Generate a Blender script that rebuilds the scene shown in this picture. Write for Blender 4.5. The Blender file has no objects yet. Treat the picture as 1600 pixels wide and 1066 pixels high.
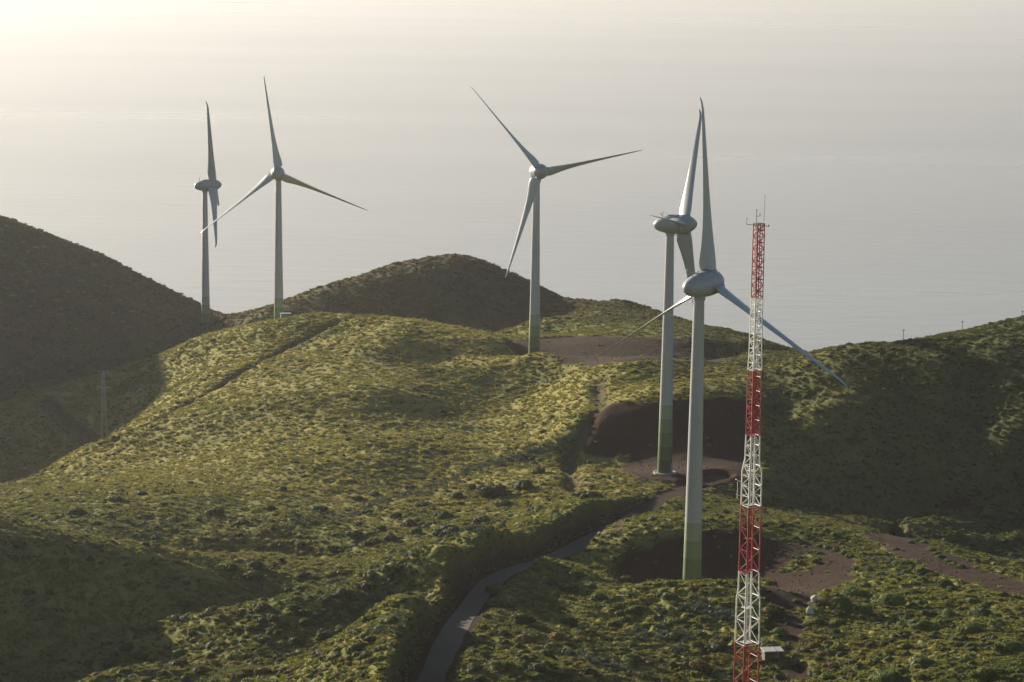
import bpy, bmesh, math, random
import numpy as np
from mathutils import Vector, Matrix

random.seed(7)
rng = np.random.default_rng(7)
sc = bpy.context.scene
C = sc.collection
rad = math.radians

# ------------------------------------------------------------------ camera
ZC = 760.0                       # height of the viewpoint above the sea
FPX = 4000.0                     # focal length in pixels of a 1600 px wide frame
PITCH, ROLL = rad(9.5), 0.0126
FW = np.array([0, math.cos(PITCH), -math.sin(PITCH)])
R0 = np.array([1.0, 0, 0]); U0 = np.array([0, math.sin(PITCH), math.cos(PITCH)])
RT = R0 * math.cos(ROLL) + U0 * math.sin(ROLL)
UP = -R0 * math.sin(ROLL) + U0 * math.cos(ROLL)
cam = bpy.data.cameras.new('camera')
cam.sensor_width = 36.0
cam.lens = 36.0 * FPX / 1600.0
cam.clip_start = 1.0
cam.clip_end = 150000.0
cam_o = bpy.data.objects.new('camera', cam)
C.objects.link(cam_o)
M = Matrix(((RT[0], UP[0], -FW[0], 0), (RT[1], UP[1], -FW[1], 0), (RT[2], UP[2], -FW[2], ZC), (0, 0, 0, 1)))
cam_o.matrix_world = M
sc.camera = cam_o

# ------------------------------------------------------------------ sky, sun, exposure
SUN_AZ = rad(-42)                # measured from the view direction, towards the left
SUN_EL = rad(13)
w = bpy.data.worlds.new('World'); sc.world = w; w.use_nodes = True
nt = w.node_tree
sky = nt.nodes.new('ShaderNodeTexSky')
sky.sky_type = 'NISHITA'; sky.sun_disc = False
sky.sun_elevation = SUN_EL
sky.sun_rotation = SUN_AZ
sky.altitude = 300; sky.air_density = 1.0; sky.dust_density = 1.2; sky.ozone_density = 1.0
nt.links.new(sky.outputs[0], nt.nodes['Background'].inputs[0])
nt.nodes['Background'].inputs[1].default_value = 0.05
sl = bpy.data.lights.new('sun', 'SUN'); sl.energy = 5.0; sl.angle = rad(0.5); sl.color = (1.0, 0.885, 0.71)
so = bpy.data.objects.new('sun', sl); C.objects.link(so)
sd = Vector((math.sin(SUN_AZ) * math.cos(SUN_EL), math.cos(SUN_AZ) * math.cos(SUN_EL), math.sin(SUN_EL)))
so.rotation_euler = sd.to_track_quat('Z', 'Y').to_euler()
so.location = sd * 3000
HAZE_DENSITY, HAZE_G = 4.4e-5, 0.47
sc.view_settings.view_transform = 'Standard'; sc.view_settings.look = 'None'
sc.view_settings.gamma = 1.0; sc.view_settings.use_curve_mapping = False
sc.view_settings.exposure = 1.25
sc.cycles.use_denoising = True
sc.cycles.max_bounces = 4; sc.cycles.volume_bounces = 0; sc.cycles.diffuse_bounces = 2
sc.cycles.transmission_bounces = 2; sc.cycles.transparent_max_bounces = 4; sc.cycles.use_adaptive_sampling = True; sc.cycles.adaptive_threshold = 0.02
sc.cycles.caustics_reflective = False; sc.cycles.caustics_refractive = False

# ------------------------------------------------------------------ pixel / world helpers (z relative to the viewpoint)
def proj(P):
    P = np.asarray(P, float); d = P @ FW
    return np.stack([800 + FPX * (P @ RT) / d, 533 - FPX * (P @ UP) / d], -1)
def ray(px, py):
    d = FW + (px - 800) / FPX * RT - (py - 533) / FPX * UP
    return d / d[1]
def at(px, py, Y): return ray(px, py) * Y

# ------------------------------------------------------------------ terrain heights
CP = [  # photo column, photo row, distance in metres
 # foreground below the frame
 (-150,1150,400),(200,1150,385),(400,1150,368),(640,1150,335),(900,1150,350),(1165,1112,398),(1400,1150,365),(1750,1150,362),
 # spur and gully bottom left
 (420,872,540),(350,900,505),(250,970,455),(130,1060,412),
 (400,855,570),(250,890,499),(150,918,475),(0,955,450),(-150,990,430),
 (300,1040,425),(420,960,468),(420,1050,410),(520,1040,415),
 # long left slope
 (0,830,570),(60,790,612),(165,690,748),(300,700,716),(300,800,602),(450,800,606),(450,700,688),(450,600,772),(300,600,812),
 (150,800,600),(120,860,540),(480,540,836),
 # crest of the near hill
 (480,497,870),(540,495,868),(600,497,865),(700,512,844),(770,535,816),(835,552,792),(900,575,770),(400,510,876),(300,530,888),(245,560,890),(180,610,872),
 (160,592,885),(80,625,860),
 (600,600,750),(600,540,812),(700,560,808),(700,600,772),(600,700,670),(600,800,601),(600,900,518),(600,1000,445),(500,960,475),
 (700,640,738),(830,640,742),(830,680,694),(880,730,645),(900,650,705),(780,600,778),(850,600,770),(700,740,650),(760,790,605),(700,820,579),
 # ravine on the far left
 (60,720,800),(0,660,850),(0,760,740),(130,660,835),(-150,760,720),(-150,680,820),
 # left hill
 (0,620,960),(100,600,960),(200,570,1010),(300,525,1040),(0,342,1080),(100,375,1085),(200,420,1090),(290,465,1095),(380,500,1090),
 (0,480,1020),(120,480,1026),
 (-200,255,1080),(-200,600,930),(-450,165,1060),(-450,560,880),
 # far hill
 (400,498,1045),(450,476,1050),(500,455,1055),(600,425,1060),(690,405,1060),(740,405,1060),(775,430,1055),(850,462,1050),(910,471,1035),
 (750,525,1000),(700,470,1030),
 # low ridge behind the third turbine
 (950,473,1000),(1030,490,980),(1100,510,930),(1170,535,900),(1215,553,880),(850,500,950),(900,500,930),(1000,505,930),
 # pad of the third turbine
 (950,525,866),(1080,535,858),(840,538,850),(880,566,822),(960,568,818),(1080,570,815),
 # bench between
 (940,600,728),(1000,598,730),(1100,600,726),(960,566,752),(1060,566,752),(1150,572,770),
 # bank and pad of the fourth turbine
 (920,640,690),(1000,632,685),(1060,628,683),(1150,632,682),(930,712,673),(1000,712,669),(1150,712,662),(1150,738,640),(1000,738,645),(1060,748,634),
 # right hill
 (1200,575,712),(1250,572,700),(1300,571,692),(1380,572,686),(1450,578,680),(1600,585,668),
 (1300,550,735),(1400,540,722),(1500,522,715),(1600,500,720),(1750,470,730),(1215,553,810),
 (1300,700,660),(1450,700,652),(1600,700,642),(1220,700,664),(1300,780,650),(1450,780,645),(1600,780,635),(1300,812,636),(1450,822,634),(1600,832,622),(1450,846,618),(1750,780,640),(1750,600,672),(1220,742,650),(1220,790,622),
 (1220,640,684),(1380,640,668),(1300,600,684),(1450,602,674),(1540,606,668),
 # valley and tracks on the right
 (1350,834,545),(1520,876,520),(1250,850,532),(1320,890,505),(1250,930,480),(1450,865,520),(1580,920,475),(1750,940,460),
 
 (1400,950,462),(1400,1050,395),(1600,1000,415),(1250,1000,430),(1165,1050,415),(1500,1010,415),(1300,980,445),
 # road and its shoulders
 (665,1060,372),(695,1000,405),(730,940,440),(775,895,475),(840,868,505),(905,840,535),(960,810,560),(1010,782,590),(1060,760,625),
 (625,968,410),(595,1040,380),(685,900,455),(760,858,492),(560,950,446),
 (850,950,452),(800,1000,408),(900,1050,386),(1000,1000,430),(950,920,474),(940,894,487),(1085,912,466),(1020,908,468),(1150,912,464),(900,880,500),
 # pad of the fifth turbine
 (1000,890,516),(1150,890,515),(1000,826,529),(1150,822,533),(1080,822,531),(1060,800,575),(1130,800,580),(1080,886,516),(1000,906,511),(1230,835,538),
]
pts = [at(*c) for c in CP]
def lp(px, Y, z):   # a point given by column, distance and height below the viewpoint
    return np.array([(px - 800) / FPX * Y * 1.012, Y, z])
pts += [lp(400,556,-149), lp(250,476,-143), lp(110,435,-143), lp(-60,417,-144),
        lp(600,1000,-176), lp(500,1000,-176), lp(400,1000,-176), lp(850,1010,-163),
        lp(434,931,-158.5), lp(330,1040,-176), lp(834,815,-145.3), lp(1081,484,-133.8), lp(1045,484,-133.6), lp(1130,486,-133.6), lp(1040,642,-141),
        lp(600,935,-160), lp(700,920,-158), lp(760,900,-152),
        lp(0,1180,-180), lp(300,1200,-215), lp(600,1180,-205), lp(750,1180,-205), lp(1000,1130,-200), lp(1200,1050,-200), lp(1400,850,-165), lp(1600,840,-155), lp(1800,840,-150), lp(1300,850,-170),
        lp(1900,720,-105), lp(1900,1000,-200), lp(-300,1200,-165), lp(2300,700,-95)]
for Y in (0, 80, 160, 240, 300):
    for X in (-120, -40, 40, 120):
        pts.append(np.array([X, Y, -0.345 * Y - 3.0 - (8 if Y > 0 else 0) - abs(X) * 0.05]))
for X, Y, z in [(-330, 900, -112), (-330, 800, -118), (-330, 700, -126), (-330, 600, -132), (-300, 480, -140), (-250, 350, -132), (-230, 760, -168), (-190, 620, -150),
                (330, 350, -110), (330, 480, -110), (-450, 1050, -90), (-450, 700, -110), (-450, 350, -150), (480, 740, -90), (480, 400, -95), (-600, 1300, -200), (0, 1400, -320), (500, 1400, -330), (-300, 1400, -310), (600, 1000, -220)]:
    pts.append(np.array([X, Y, z], float))
pts = np.array(pts, float)
S = 300.0
def tps(r2):
    return np.where(r2 > 1e-12, 0.5 * r2 * np.log(np.maximum(r2, 1e-12)), 0.0)
A2 = pts[:, :2] / S
K = tps(((A2[:, None] - A2[None]) ** 2).sum(-1)) + np.eye(len(pts)) * 2e-5
P1 = np.c_[np.ones(len(pts)), A2]
n = len(pts)
SYS = np.zeros((n + 3, n + 3)); SYS[:n, :n] = K; SYS[:n, n:] = P1; SYS[n:, :n] = P1.T
sol = np.linalg.solve(SYS, np.r_[pts[:, 2], 0, 0, 0])
def tps_eval(X, Y):
    out = np.empty(X.size); x = X.ravel() / S; y = Y.ravel() / S
    for i in range(0, x.size, 20000):
        xx, yy = x[i:i + 20000], y[i:i + 20000]
        r2 = (xx[:, None] - A2[None, :, 0]) ** 2 + (yy[:, None] - A2[None, :, 1]) ** 2
        out[i:i + 20000] = tps(r2) @ sol[:n] + sol[n] + sol[n + 1] * xx + sol[n + 2] * yy
    return out.reshape(X.shape)
GX0, GX1, GY0, GY1, GS = -640, 640, -20, 1440, 4.0
gx = np.arange(GX0, GX1 + .1, GS); gy = np.arange(GY0, GY1 + .1, GS)
GZ = tps_eval(*np.meshgrid(gx, gy))

def bil(G, X, Y):
    u = np.clip((X - GX0) / GS, 0, len(gx) - 1.001); v = np.clip((Y - GY0) / GS, 0, len(gy) - 1.001)
    i = u.astype(int); j = v.astype(int); fu = u - i; fv = v - j
    # smoothed weights are not needed: the raster is fine against the shapes it carries
    return (G[j, i] * (1 - fu) + G[j, i + 1] * fu) * (1 - fv) + (G[j + 1, i] * (1 - fu) + G[j + 1, i + 1] * fu) * fv
def hit(px, py, y0=340.0):
    """first point of the smooth terrain seen along a sight line"""
    d = ray(px, py)
    t = np.arange(y0, 1250, 1.0)
    g = d[None] * t[:, None]
    below = g[:, 2] < bil(GZ, g[:, 0], g[:, 1])
    k = int(np.argmax(below)) if below.any() else len(t) - 1
    return g[k, :2]

# smooth lattice noise
def hash2(i, j, s):
    h = (i * 374761393 + j * 668265263 + s * 1442695041) & 0xffffffff
    h = ((h ^ (h >> 13)) * 1274126177) & 0xffffffff
    return ((h ^ (h >> 16)) & 0xffff) / 65535.0
def vnoise(x, y, s=0):
    i = np.floor(x).astype(np.int64); j = np.floor(y).astype(np.int64)
    fx = x - i; fy = y - j
    fx = fx * fx * (3 - 2 * fx); fy = fy * fy * (3 - 2 * fy)
    return (hash2(i, j, s) * (1 - fx) + hash2(i + 1, j, s) * fx) * (1 - fy) + (hash2(i, j + 1, s) * (1 - fx) + hash2(i + 1, j + 1, s) * fx) * fy
def rot_noise(X, Y, wl, s):
    a = 0.6 + s * 1.3
    return vnoise((X * math.cos(a) - Y * math.sin(a)) / wl + 17.3 * s, (X * math.sin(a) + Y * math.cos(a)) / wl - 5.1 * s, s)
def fbm(X, Y, wl, s, octv=3):
    v = 0; a = 1; t = 0
    for k in range(octv):
        v = v + a * rot_noise(X, Y, wl / 2 ** k, s + k); t += a; a *= .5
    return v / t

def line_dist(X, Y, poly, far=45.0):
    """distance to a polyline, worked out only near it"""
    px_ = [p[0] for p in poly]; py_ = [p[1] for p in poly]
    m = (X > min(px_) - far) & (X < max(px_) + far) & (Y > min(py_) - far) & (Y < max(py_) + far)
    res = [np.full(X.shape, 1e3), np.zeros(X.shape), np.zeros(X.shape), np.zeros(X.shape)]
    if m.any():
        for r_, v_ in zip(res, line_dist_all(X[m], Y[m], poly)): r_[m] = v_
    return res
def line_dist_all(X, Y, poly):
    """distance to a polyline, signed side (left +) and position along it"""
    best = np.full(X.shape, 1e9); side = np.zeros(X.shape); along = np.zeros(X.shape); zi = np.zeros(X.shape)
    acc = 0
    for (a, b) in zip(poly[:-1], poly[1:]):
        dx, dy = b[0] - a[0], b[1] - a[1]; L2 = dx * dx + dy * dy; L = math.sqrt(L2)
        t = np.clip(((X - a[0]) * dx + (Y - a[1]) * dy) / L2, 0, 1)
        qx, qy = X - a[0] - t * dx, Y - a[1] - t * dy
        d = np.sqrt(qx * qx + qy * qy)
        m = d < best
        best = np.where(m, d, best); side = np.where(m, np.sign(dx * qy - dy * qx), side)
        along = np.where(m, acc + t * L, along)
        zi = np.where(m, a[2] + t * (b[2] - a[2]), zi) if len(a) > 2 else zi
        acc += L
    return best, side, along, zi
def poly_sd(X, Y, poly, far=15.0):
    px_ = [p[0] for p in poly]; py_ = [p[1] for p in poly]
    m = (X > min(px_) - far) & (X < max(px_) + far) & (Y > min(py_) - far) & (Y < max(py_) + far)
    res = np.full(X.shape, -1e3)
    if m.any(): res[m] = poly_sd_all(X[m], Y[m], poly)
    return res
def poly_sd_all(X, Y, poly):
    """signed distance to a closed outline, positive inside"""
    inside = np.zeros(X.shape, bool); best = np.full(X.shape, 1e9)
    m = len(poly)
    for k in range(m):
        a, b = poly[k], poly[(k + 1) % m]
        dx, dy = b[0] - a[0], b[1] - a[1]; L2 = dx * dx + dy * dy + 1e-9
        t = np.clip(((X - a[0]) * dx + (Y - a[1]) * dy) / L2, 0, 1)
        best = np.minimum(best, np.hypot(X - a[0] - t * dx, Y - a[1] - t * dy))
        c = ((a[1] > Y) != (b[1] > Y)) & (X < dx * (Y - a[1]) / (dy + 1e-12) + a[0])
        inside ^= c
    return np.where(inside, best, -best)
def sstep(a, b, x):
    t = np.clip((x - a) / (b - a), 0, 1); return t * t * (3 - 2 * t)
def smooth_line(p, k=6):
    p = np.array(p, float); out = []
    for i in range(len(p) - 1):
        p0, p1, p2, p3 = p[max(i - 1, 0)], p[i], p[i + 1], p[min(i + 2, len(p) - 1)]
        for t in np.arange(k) / k:
            out.append(0.5 * ((2 * p1) + (-p0 + p2) * t + (2 * p0 - 5 * p1 + 4 * p2 - p3) * t * t + (-p0 + 3 * p1 - 3 * p2 + p3) * t ** 3))
    out.append(p[-1]); return np.array(out)

# the road, from the lower edge of the view up to the fourth turbine
road_c = smooth_line([at(625,1150,337), at(645,1100,352), at(665,1060,372), at(695,1000,405), at(730,940,440), at(775,895,475), at(840,868,505), at(905,840,535),
                      at(960,810,560), at(1010,782,590), at(1060,760,622), at(1120,752,640)])
zr = bil(GZ, road_c[:, 0], road_c[:, 1]) - 1.9
for _ in range(30): zr[1:-1] = (zr[:-2] + 2 * zr[1:-1] + zr[2:]) / 4
road_c[:, 2] = zr
road_l = [tuple(p) for p in road_c]
ROAD_W = 2.6
DIRT = [[(770,532),(840,530),(900,526),(1000,527),(1120,540),(1160,556),(1060,568),(960,571),(885,570),(800,548)],
        [(925,640),(960,628),(1040,622),(1180,632),(1188,742),(1150,757),(1060,754),(990,748),(958,736),(985,716),(930,712),(915,700)],
        [(950,890),(970,868),(1050,842),(1130,826),(1280,846),(1335,868),(1325,898),(1262,935),(1205,907),(1090,905),(1000,914),(955,914)],
        [(1345,832),(1400,836),(1480,862),(1605,912),(1605,936),(1500,905),(1395,868)],
        [(1200,905),(1330,903),(1275,935),(1262,970),(1250,1000),(1268,1066),(1232,1066),(1212,1000),(1190,960),(1183,928)],
        [(960,812),(1040,768),(1100,748),(1120,760),(1060,775),(1000,806),(965,830)],
        [(1440,778),(1500,790),(1530,800),(1470,798)]]
DIRT_W = [[hit(*p) for p in poly] for poly in DIRT]
ISLE_W = [[hit(*p) for p in [(1225,893),(1250,868),(1272,858),(1282,874),(1262,892)]]]
TRENCH = [([(520,503),(440,545),(370,585),(300,630),(240,662),(180,690)], 1.5, 1.9),
          ([(935,592),(940,630),(915,670),(890,700),(888,730),(895,760)], 1.7, 2.4),
          ([(900,765),(960,768),(1010,764)], 1.2, 1.2),
          ([(70,625),(95,650),(130,675),(165,690)], 2.2, 2.6)]
TRENCH_W = [([tuple(hit(*p)) for p in t], d, wd) for t, d, wd in TRENCH]

def masks(X, Y):
    d, side, al, zi = line_dist(X, Y, road_l)
    dirt = np.zeros(X.shape)
    wob = (fbm(X, Y, 9, 31) - .5) * 7 + (fbm(X, Y, 2.5, 35) - .5) * 2.5
    for poly in DIRT_W:
        dirt = np.maximum(dirt, sstep(-1.2, 1.2, poly_sd(X, Y, poly) + wob))
    for poly in ISLE_W:
        dirt *= 1 - sstep(-1, 1, poly_sd(X, Y, poly) + wob * .3)
    tr = np.zeros(X.shape)
    for t, dep, wd in TRENCH_W:
        td = line_dist(X, Y, t)[0]
        tr = np.maximum(tr, np.exp(-(td / wd) ** 2) * dep)
    return d, side, zi, dirt, tr

def height(X, Y, fine=True):
    z = bil(GZ, X, Y)
    d, side, zi, dirt, tr = masks(X, Y)
    veg = (1 - dirt)
    z = z + (fbm(X, Y, 42, 3) - .5) * 3.2 * sstep(330, 420, Y) * (0.35 + .65 * veg)
    z = z + (fbm(X, Y, 15, 8, 2) - .5) * 1.3 * (0.3 + .7 * veg)
    east = sstep(48, 95, X) * sstep(575, 615, Y) * (1 - sstep(655, 700, Y)) * veg      # broken ground on the eastern flank
    z = z + east * ((fbm(X, Y, 34, 44) - .5) * 13 + (1 - np.abs(2 * rot_noise(X, Y, 21, 48) - 1) - .5) * 4)
    if fine:
        b = 1 - np.abs(2 * rot_noise(X, Y, 4.2, 12) - 1)
        c = 1 - np.abs(2 * rot_noise(X, Y, 2.1, 14) - 1)
        e = rot_noise(X, Y, 1.1, 16)
        amp = (1 + .8 * sstep(580, 450, Y)) * (0.25 + .75 * veg) * (0.55 + .9 * rot_noise(X, Y, 30, 19))
        z = z + amp * (0.40 * (b - .5) + 0.30 * (c - .5) + .22 * (e - .5))
    z = z - tr
    # road bench with a cut bank on its uphill side
    bank = np.where(side > 0, 1.0, 0.0) * sstep(ROAD_W + .4, ROAD_W + 3.0, d) * (1 - sstep(8, 30, d)) * (1 - sstep(560, 600, Y))
    z = z + bank * 4.5
    k = sstep(ROAD_W + .5, ROAD_W + 2.6, d)
    z = zi * (1 - k) + z * k
    return z, d, dirt, tr

def dryness(X, Y):
    """straw-coloured grass, with extra sunlight put into its colour on the near hill and elsewhere"""
    a = np.exp(-(((X + 70) / 120) ** 2 + ((Y - 790) / 170) ** 2))
    b = np.exp(-(((X - 5) / 70) ** 2 + ((Y - 640) / 110) ** 2)) * .6
    c = .42 * sstep(600, 470, Y)
    return np.clip(np.clip(a * 1.25 + b + c, 0, 1) * sstep(.30, .62, .55 * fbm(X, Y, 26, 91) + .45 * fbm(X, Y, 9, 95) + .10), 0, .92)

# ------------------------------------------------------------------ materials
def mat(name):
    m = bpy.data.materials.new(name); m.use_nodes = True
    b = m.node_tree.nodes['Principled BSDF']
    return m, m.node_tree, b
def node(nt, t, **kw):
    nd = nt.nodes.new(t)
    for k, v in kw.items(): setattr(nd, k, v)
    return nd
def mixc(nt, fac, a, b, mode='MIX'):
    m = nt.nodes.new('ShaderNodeMix'); m.data_type = 'RGBA'; m.blend_type = mode
    for s, v in ((0, fac), (6, a), (7, b)):
        if isinstance(v, (int, float)): m.inputs[s].default_value = v
        elif isinstance(v, (tuple, list)): m.inputs[s].default_value = (*v[:3], 1)
        else: nt.links.new(v, m.inputs[s])
    return m.outputs[2]
def ramp(nt, src, lo, hi):
    r = nt.nodes.new('ShaderNodeMapRange'); r.inputs[1].default_value = lo; r.inputs[2].default_value = hi
    nt.links.new(src, r.inputs[0]); return r.outputs[0]
def noise(nt, scale, detail=4, coord=None, rough=.55):
    t = nt.nodes.new('ShaderNodeTexNoise'); t.inputs['Scale'].default_value = scale; t.inputs['Detail'].default_value = detail
    t.inputs['Roughness'].default_value = rough
    if coord is not None: nt.links.new(coord, t.inputs['Vector'])
    return t.outputs['Fac']
def objco(nt):
    return nt.nodes.new('ShaderNodeTexCoord').outputs['Object']

def sward(nt, co, dry):
    """colour of the grass cover at a place"""
    g = mixc(nt, ramp(nt, noise(nt, .018, 5, co), .38, .62), (.076, .102, .022), (.13, .138, .034))
    g = mixc(nt, ramp(nt, noise(nt, .11, 5, co), .48, .75), g, (.045, .062, .015))
    g = mixc(nt, ramp(nt, noise(nt, .045, 6, co, .65), .58, .74), g, (.105, .066, .034))
    sp = nt.nodes.new('ShaderNodeSeparateXYZ'); nt.links.new(co, sp.inputs[0])      # dark scrub on the eastern flank, its shade deepened in the colour
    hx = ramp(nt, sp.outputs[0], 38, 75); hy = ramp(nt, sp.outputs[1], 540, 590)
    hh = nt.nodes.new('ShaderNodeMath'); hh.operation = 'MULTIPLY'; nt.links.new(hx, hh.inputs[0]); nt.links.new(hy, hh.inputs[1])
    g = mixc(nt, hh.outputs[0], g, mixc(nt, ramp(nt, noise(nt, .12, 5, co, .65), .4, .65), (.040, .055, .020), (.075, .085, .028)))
    far = ramp(nt, sp.outputs[1], 925, 985)      # withered brown cover on the seaward hills
    g = mixc(nt, far, g, mixc(nt, ramp(nt, noise(nt, .06, 5, co, .6), .42, .68), (.088, .066, .030), (.072, .072, .024)))
    return mixc(nt, dry, g, mixc(nt, ramp(nt, noise(nt, .2, 5, co), .3, .7), (.31, .265, .085), (.20, .195, .053)))  # pale straw tone also carries painted sunlight for the lit hill
def ground_material():
    m, nt, b = mat('hillside')
    co = objco(nt)
    at_ = node(nt, 'ShaderNodeAttribute', attribute_name='dirt').outputs['Fac']
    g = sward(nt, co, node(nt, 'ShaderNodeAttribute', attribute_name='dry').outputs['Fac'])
    g = mixc(nt, ramp(nt, noise(nt, 1.3, 4, co), .4, .8), g, mixc(nt, 1.0, g, (.72, .70, .6), 'MULTIPLY'))
    e = mixc(nt, noise(nt, .07, 5, co), (.018, .0085, .0048), (.034, .0155, .0075))
    e = mixc(nt, ramp(nt, noise(nt, .9, 5, co), .5, .8), e, (.028, .018, .012))
    e = mixc(nt, ramp(nt, noise(nt, .25, 6, co, .7), .6, .75), e, (.036, .021, .013))
    ms = nt.nodes.new('ShaderNodeMapping'); ms.inputs['Scale'].default_value = (.03, .03, 1.1); nt.links.new(co, ms.inputs[0])
    e = mixc(nt, ramp(nt, noise(nt, 1.0, 5, ms.outputs[0], .6), .45, .7), e, mixc(nt, 1.0, e, (1.35, 1.25, 1.2), 'MULTIPLY'))
    nt.links.new(mixc(nt, at_, g, e), b.inputs['Base Color'])
    b.inputs['Roughness'].default_value = 1.0; b.inputs['Specular IOR Level'].default_value = .1
    bp = nt.nodes.new('ShaderNodeBump'); bp.inputs['Strength'].default_value = .6; bp.inputs['Distance'].default_value = .3
    nt.links.new(noise(nt, 1.9, 6, co, .7), bp.inputs['Height']); nt.links.new(bp.outputs[0], b.inputs['Normal'])
    return m
def grass_material():
    m, nt, b = mat('tussock_grass')
    geo = nt.nodes.new('ShaderNodeNewGeometry')
    dry = nt.nodes.new('ShaderNodeAttribute'); dry.attribute_type = 'INSTANCER'; dry.attribute_name = 'dry'
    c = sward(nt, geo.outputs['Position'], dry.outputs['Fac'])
    oi = nt.nodes.new('ShaderNodeObjectInfo')
    c = mixc(nt, oi.outputs['Random'], c, mixc(nt, 1.0, c, (.82, .88, .8), 'MULTIPLY'))
    c = mixc(nt, geo.outputs['Random Per Island'], c, mixc(nt, 1.0, c, (1.25, 1.2, 1.15), 'MULTIPLY'))
    nt.links.new(c, b.inputs['Base Color']); b.inputs['Roughness'].default_value = .8; b.inputs['Specular IOR Level'].default_value = .2
    tr = nt.nodes.new('ShaderNodeBsdfTranslucent'); nt.links.new(mixc(nt, 1.0, c, (1.0, 1.0, .6), 'MULTIPLY'), tr.inputs[0])
    mx = nt.nodes.new('ShaderNodeMixShader'); mx.inputs[0].default_value = .45
    nt.links.new(b.outputs[0], mx.inputs[1]); nt.links.new(tr.outputs[0], mx.inputs[2]); nt.links.new(mx.outputs[0], nt.nodes['Material Output'].inputs[0])
    return m
def paint(name, col, rough=.45, dirt=.25, scale=.6):
    m, nt, b = mat(name)
    co = objco(nt)
    mp = nt.nodes.new('ShaderNodeMapping'); mp.inputs['Scale'].default_value = (1, 1, .25); nt.links.new(co, mp.inputs[0])
    d = tuple(c * (1 - dirt) for c in col)
    nt.links.new(mixc(nt, ramp(nt, noise(nt, scale, 6, mp.outputs[0], .65), .42, .75), col, d), b.inputs['Base Color'])
    b.inputs['Roughness'].default_value = rough
    return m
def leaf(name, c0, c1, trans=.35, rough=.7):
    m, nt, b = mat(name)
    oi = nt.nodes.new('ShaderNodeObjectInfo')
    geo = nt.nodes.new('ShaderNodeNewGeometry')
    f = nt.nodes.new('ShaderNodeMath'); f.operation = 'MULTIPLY_ADD'; f.inputs[1].default_value = .6; f.inputs[2].default_value = 0
    nt.links.new(oi.outputs['Random'], f.inputs[0])
    a = nt.nodes.new('ShaderNodeMath'); a.operation = 'MULTIPLY_ADD'; a.inputs[1].default_value = .4
    nt.links.new(geo.outputs['Random Per Island'], a.inputs[0]); nt.links.new(f.outputs[0], a.inputs[2])
    col = mixc(nt, a.outputs[0], c0, c1)
    nt.links.new(col, b.inputs['Base Color']); b.inputs['Roughness'].default_value = rough; b.inputs['Specular IOR Level'].default_value = .25
    tr = nt.nodes.new('ShaderNodeBsdfTranslucent'); nt.links.new(mixc(nt, 1.0, col, (1.0, 1.0, .6), 'MULTIPLY'), tr.inputs[0])
    mx = nt.nodes.new('ShaderNodeMixShader'); mx.inputs[0].default_value = trans
    out = nt.nodes['Material Output']
    nt.links.new(b.outputs[0], mx.inputs[1]); nt.links.new(tr.outputs[0], mx.inputs[2]); nt.links.new(mx.outputs[0], out.inputs[0])
    return m

MG = ground_material()
M_GRASS = grass_material()
M_BUSH = leaf('bush_leaf', (.040, .054, .011), (.08, .095, .018), .4)
M_BUSHG = leaf('fresh_bush_leaf', (.070, .105, .015), (.115, .145, .022), .42)
M_BUSHO = leaf('ochre_bush_leaf', (.115, .092, .02), (.16, .115, .026), .4)
M_AGAVE = leaf('agave_leaf', (.10, .13, .10), (.16, .19, .16), .08, .35)
M_WHITE = paint('turbine_paint', (.39, .40, .405), .3, .12, .35)
M_NAC = paint('nacelle_paint', (.31, .325, .335), .33, .1, .5)
GREENS = [(.27, .31, .22), (.19, .24, .13), (.135, .18, .08), (.09, .13, .046), (.062, .092, .03)]
M_BANDS = [paint('green_tower_paint_%d' % i, c, .4, .12, .35) for i, c in enumerate(GREENS)]
M_RED = paint('red_mast_paint', (.36, .026, .03), .5, .3, 1.0)
M_MWHITE = paint('white_mast_paint', (.70, .69, .66), .5, .25, 1.0)
M_METAL = paint('galvanised_metal', (.28, .29, .29), .45, .3, 2.0)
M_DARK = paint('dark_metal', (.06, .06, .06), .5, .3, 2.0)
M_CONC = paint('concrete', (.36, .35, .33), .85, .3, 1.5)
M_WOOD = paint('weathered_wood', (.20, .16, .11), .9, .4, 3.0)
M_ROCK = paint('pale_rock', (.62, .58, .52), .9, .4, 1.5)
M_STONE = paint('brown_stone', (.055, .036, .026), .95, .5, 2.0)
M_ROOF = paint('pale_roof_sheet', (.34, .34, .32), .7, .25, 1.5)
M_WALL = paint('dark_stone_wall', (.10, .085, .07), .95, .4, 1.5)

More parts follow.
